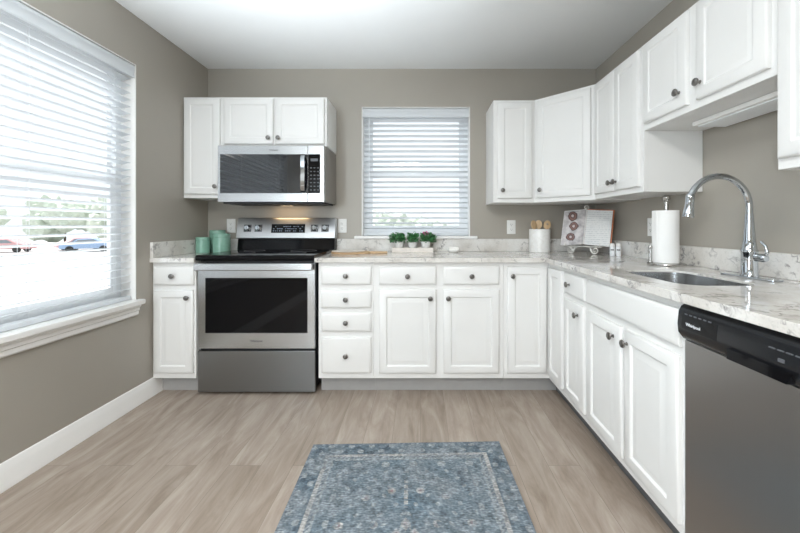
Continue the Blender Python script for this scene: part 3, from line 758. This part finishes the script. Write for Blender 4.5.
m.build('ledge', M['ivory_iron'], r)
m = MB()
for sx in (-1, 1): m.tube([(sx*.07, .0, .055), (sx*.06, .06, .20), (sx*.012, .082, .315)], .0034, 8)
m.tube([(0, .07, .30), (0, .084, .330)]+[(x, .086, z) for x, y, z in spiral(0, .354, .021, 1.3, -PI/2, 1)], .0042, 8)
m.tube([(x, .080, z) for x, y, z in spiral(-.030, .318, .013, 1.2, 0, 1)], .003, 8); m.tube([(x, .080, z) for x, y, z in spiral(.030, .318, .013, 1.2, PI, -1)], .003, 8)
m.build('back_frame', M['ivory_iron'], r)
MB().tube([(0, .08, .30), (0, .14, .006)], .0034, 8).build('rear_leg', M['ivory_iron'], r)
bk = thing('cookbook', 'open cookbook with a food photo page propped on the scroll easel', 'book', (EX, EY, Z0+.060), ER)
def leaf_block(x0, x1, zt, fan, name, mat, yo, th, h=.262, bulge=.012):
    b = bmesh.new(); n = 10; A, Bk = [], []
    for k in range(n+1):
        t = k/n; x = x0+(x1-x0)*t; yy = yo-bulge*math.sin(PI*min(1, t*1.0))*.8-fan*t
        row = []
        for z, q in ((0, 0), (h, 1)):
            y_ = yy+math.tan(back)*z; zz = z-.012*t; xx = x+.05*z; row.append(b.verts.new((xx, y_-.012, zz+.012))); row.append(b.verts.new((xx, y_-.012+th, zz+.012)))
        A.append(row)
    for k in range(n):
        p, q = A[k], A[k+1]
        b.faces.new((p[0], q[0], q[2], p[2])); b.faces.new((p[1], p[3], q[3], q[1])); b.faces.new((p[0], p[1], q[1], q[0])); b.faces.new((p[2], q[2], q[3], p[3]))
    b.faces.new((A[0][0], A[0][2], A[0][3], A[0][1])); b.faces.new((A[-1][0], A[-1][1], A[-1][3], A[-1][2]))
    bmesh.ops.recalc_face_normals(b, faces=b.faces); m = MB(); m.merge(b); return m.build(name, mat, bk)
leaf_block(-.006, -.160, 0, .012, 'left_page', M['page_food'], -.012, .008)
leaf_block(.004, .180, 0, .022, 'right_page', M['page_text'], -.012, .016)
leaf_block(0, -.165, 0, .010, 'front_cover', M['plate'], -.002, .003, .268)
leaf_block(0, .188, 0, .016, 'back_cover', M['orange'], .006, .004, .268)

# two small jars
for k, (x, y, lab, wd) in enumerate(((1.360, 2.520, 'small white shaker beside the cookbook, the one nearer the easel', 'a'), (1.396, 2.507, 'small white shaker nearest the right wall beside the cookbook', 'b'))):
    p = thing('spice_shaker', lab, 'shaker', (x, y, Z0), 0, 'white shakers')
    MB().lathe([(.0155, 0), (.017, .003), (.017, .062), (.015, .066)], (0, 0, 0), 'z', 24).build('jar', M['bottle'], p)
    MB().lathe([(.0155, .0665), (.0165, .069), (.0165, .083), (.014, .087), (0, .087)], (0, 0, 0), 'z', 24).build('cap', M['white_cer'], p)
    b = MB()
    for q in range(6):
        a_ = math.radians(-152+q*13); b.box(.0171, .0176, -.0016, .0016, .037, .047, mat=Matrix.Rotation(a_, 4, 'Z'))
    b.build('lettering', M['greymark'], p)

# paper towel holder with roll
PX, PY = 1.338, 1.935
r = thing('paper_towel_holder', 'brushed nickel paper towel stand left of the sink', 'holder', (PX, PY, Z0))
MB().lathe([(.088, 0), (.090, .003), (.089, .009), (.082, .012), (.0, .0125)], (0, 0, 0), 'z', 40).build('base_plate', M['nickel'], r)
MB().lathe([(.0115, .012), (.0115, .333), (.014, .335), (.014, .340), (.010, .344), (.0145, .350), (.0185, .358), (.0195, .364), (.017, .373), (.009, .379), (0, .380)], (0, 0, 0), 'z', 24).build('centre_rod', M['nickel'], r)
MB().lathe([(.011, .0115), (.011, .016), (.0075, .02), (.0065, .085), (.0095, .088), (.0105, .096), (.008, .104), (0, .106)], (-.076, .018, 0), 'z', 16).build('side_arm', M['nickel'], r)
r = thing('paper_towel_roll', 'white paper towel roll on the nickel stand', 'paper towels', (PX, PY, Z0+.0135))
prof = []
MB().lathe([(.0205, 0), (.0575, 0), (.0585, .002), (.0585, .279), (.0575, .281), (.0205, .281), (.0205, 0)], (0, 0, 0), 'z', 48).box(-.0603, -.0570, -.012, .030, .0, .281, .0008, 1).build('roll', M['paper'], r)

# faucet
FXX, FYY = 1.352, 1.462
r = thing('kitchen_faucet', 'tall chrome gooseneck faucet behind the sink', 'faucet', (FXX, FYY, Z0))
m = MB()
pl = rrect(-.03, .03, -.128, .128, .0295, 8)
o = m.prism(pl, 0, .007, 'z').build('deck_plate', M['chrome'], r); bevel_mod(o, .003)
MB().lathe([(.031, .0072), (.031, .012), (.0275, .018), (.0270, .10), (.0285, .104), (.0285, .112), (.0255, .118), (.020, .16), (.0165, .215), (.014, .26)], (0, 0, 0), 'z', 28).build('body', M['chrome'], r)
arc = [(0, 0, .255)]+[(-.125+.125*math.cos(math.radians(a_)), 0, .288+.128*math.sin(math.radians(a_))) for a_ in range(0, 160, 8)]
e = arc[-1]; e2 = arc[-2]; dvec = (Vector(e)-Vector(e2)).normalized()
arc.append(tuple(Vector(e)+dvec*.012))
MB().tube(arc, .0125, 16).build('spout', M['chrome'], r)
h0 = Vector(arc[-1]); dn = (dvec*.30+Vector((0.06, 0, -1))*.7).normalized()
MB().tube([h0-dvec*.004, h0+dn*.002, h0+dn*.010, h0+dn*.028, h0+dn*.05, h0+dn*.075, h0+dn*.088, h0+dn*.092], [.0125, .0155, .0165, .0155, .0165, .0195, .0215, .0200], 20).build('spray_head', M['chrome'], r)
MB().tube([(.006, -.018, .084), (.008, -.040, .084), (.008, -.058, .084), (.008, -.064, .084)], [.0165, .0165, .0165, .012], 18).build('valve_barrel', M['chrome'], r)
MB().tube([(.008, -.056, .088), (.008, -.068, .106), (.008, -.062, .130), (.010, -.040, .150)], [.0065, .006, .0055, .0045], 12).build('lever', M['chrome'], r)

# ------------------------------------------------------------------ rug
RW, RL = .955, 1.56
nx, ny = 300, 460
def rugcol(u, v):
    """u across in metres from the centre line, v from the far end in metres"""
    au = abs(u); e = min(RW/2-au, v, RL-v)          # distance from the border edge
    navy = (.062, .105, .145); mid = (.125, .180, .222); pale = (.34, .37, .38); cream = (.50, .47, .44); slate = (.13, .16, .20)
    n1 = noise.noise(Vector((u*9, v*9, 3.1))); n2 = noise.noise(Vector((u*40, v*40, 9.7))); n3 = noise.noise(Vector((u*120, v*140, 1.7)))
    if e < .012: c = slate
    elif e < .085:
        c = navy
        ph = (u if (v < RL-v and v <= RW/2-au+1e-9) else v)
        k = math.sin(ph*62)*math.sin(e*75)
        if k > .55: c = pale
        elif k < -.62: c = mid
    elif e < .102: c = cream
    elif e < .118: c = slate if (int((u+v)*90) % 2) else pale
    elif e < .130: c = pale
    elif e < .185:
        c = mid
        if math.sin(u*48)*math.sin(v*48) > .6: c = pale
    elif e < .195: c = navy
    else:
        c = mid
        # field: mirrored medallion, stem and florets
        mv = abs(v-RL/2)-.165; dm = au/.30+abs(v-RL/2)/.46
        if dm < 1: c = (.085, .145, .195)
        dd = au/.105+abs(v-RL/2)/.34
        if dd < 1: c = navy
        if .90 < dd < 1.0 and n2 > -.25: c = pale
        for fx, fv in ((0, .50), (.034, .545), (0, .59), (0, .66), (.05, .62)):
            q_ = abs(au-fx)/.020+abs((v if v < RL/2 else RL-v)-fv)/.030
            if q_ < .45: c = (.40, .25, .22)
            elif q_ < 1: c = cream
        vm = v if v < RL/2 else RL-v
        if au < .008 and .25 < vm < .42 and math.sin(vm*210) > -.5: c = cream
        if abs(au-.285) < .004 and vm > .36 and n2 > -.2: c = pale
        if au > .24 and vm < .30: c = navy
        for fx, fv in ((.165, .366), (.25, .50), (.12, .50), (.20, .60), (.06, .33)):
            d_ = math.hypot(au-fx, vm-fv)
            if .007 < d_ < .017: c = cream
            elif d_ < .007: c = (.30, .17, .17)
        k = math.sin(au*70+2*math.sin(v*20))*math.sin(v*66)
        if k > .72 and dm > 1: c = navy
        if k < -.80: c = pale
    f = max(0.12, min(.88, .50+.75*n1+.45*n2))          # wear
    worn = (.235, .265, .288)
    c = tuple(a_*(1-f)+b_*f for a_, b_ in zip(c, worn))
    g = .80+.50*n3+.32*n2
    return tuple(max(.01, x*g) for x in c)
b = bmesh.new(); cl = b.loops.layers.float_color.new('Col'); V = {}
# top sheet
for j in range(ny+1):
    for i in range(nx+1):
        x = -RW/2+RW*i/nx; y = -RL*j/ny
        z = .0085+.0006*noise.noise(Vector((x*5, y*5, 0)))
        V[i, j] = b.verts.new((x, y, z))
VC = {k_: rugcol(v_.co.x, -v_.co.y) for k_, v_ in V.items()}
for j in range(ny):
    for i in range(nx):
        ks = ((i, j), (i, j+1), (i+1, j+1), (i+1, j)); f = b.faces.new([V[k_] for k_ in ks])
        for lp, k_ in zip(f.loops, ks): lp[cl] = (*VC[k_], 1)
rim = [(i, 0) for i in range(nx+1)]+[(nx, j) for j in range(1, ny+1)]+[(i, ny) for i in range(nx-1, -1, -1)]+[(0, j) for j in range(ny-1, 0, -1)]
low = [b.verts.new((V[k_].co.x*1.002, V[k_].co.y, .001)) for k_ in rim]
for q in range(len(rim)):
    q2 = (q+1) % len(rim); f = b.faces.new((V[rim[q]], V[rim[q2]], low[q2], low[q]))
    for lp in f.loops: lp[cl] = (.08, .10, .13, 1)
me = bpy.data.meshes.new('rug'); b.to_mesh(me); b.free(); me.materials.append(M['rug'])
for p in me.polygons: p.use_smooth = True
rug = bpy.data.objects.new('rug', me); C.objects.link(rug)
rug.location = (-.070, 1.832, 0); rug.rotation_euler = (0, 0, math.radians(1.6))
tag(rug, 'faded blue patterned rug on the plank floor', 'rug')

# ------------------------------------------------------------------ outdoors, seen between the slats
GZ = -1.7
struct(MB().box(-70, 70, -40, 90, GZ-.1, GZ).build('ground', M['asphalt']))
def tree(label, x, y, r_, h, seed):
    t = thing('tree', label, 'tree', (x, y, GZ), 0, 'trees outside the windows'); rg2 = random.Random(seed)
    MB().tube([(0, 0, 0), (.05, 0, h*.3), (0, .05, h*.62)], [.16, .12, .07], 8).build('trunk', M['bark'], t)
    m = MB()
    for k in range(9): m.blob((rg2.uniform(-.55, .55)*r_, rg2.uniform(-.5, .5)*r_, h*.62+rg2.uniform(-.35, .55)*r_), r_*rg2.uniform(.4, .62), 3, .45, 3.2)
    m.build('crown', M['crown'], t)
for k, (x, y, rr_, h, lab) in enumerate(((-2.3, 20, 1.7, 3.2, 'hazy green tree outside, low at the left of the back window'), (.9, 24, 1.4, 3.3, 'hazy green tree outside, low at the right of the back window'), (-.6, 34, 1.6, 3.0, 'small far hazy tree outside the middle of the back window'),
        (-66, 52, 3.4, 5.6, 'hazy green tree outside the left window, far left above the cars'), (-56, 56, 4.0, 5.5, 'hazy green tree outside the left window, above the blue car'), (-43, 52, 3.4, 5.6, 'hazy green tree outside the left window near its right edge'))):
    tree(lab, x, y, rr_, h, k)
def car(label, x, y, rz, paint):
    c = thing('car', label, 'car', (x, y, GZ), rz, 'parked cars outside the left window')
    body = [(-2.15, .35), (-2.2, .62), (-2.05, .86), (-1.3, .93), (-.75, 1.38), (.65, 1.42), (1.35, .98), (2.05, .86), (2.2, .6), (2.15, .35)]
    o = MB().prism(body, -.85, .85, 'y').build('body', M[paint], c); bevel_mod(o, .06)
    for s_ in (-1, 1):
        MB().prism([(-1.05, .97), (-.68, 1.30), (.58, 1.33), (1.05, 1.0)], s_*.84, s_*.862, 'y').build('side_window', M['carglass'], c)
        for wx in (-1.35, 1.35):
            MB().lathe([(.32, -.1), (.33, -.06), (.33, .06), (.32, .1), (.2, .11), (0, .11)], (0, 0, 0), 'y', 20).build('wheel', M['rubber'], c, (wx, s_*.80, .33))
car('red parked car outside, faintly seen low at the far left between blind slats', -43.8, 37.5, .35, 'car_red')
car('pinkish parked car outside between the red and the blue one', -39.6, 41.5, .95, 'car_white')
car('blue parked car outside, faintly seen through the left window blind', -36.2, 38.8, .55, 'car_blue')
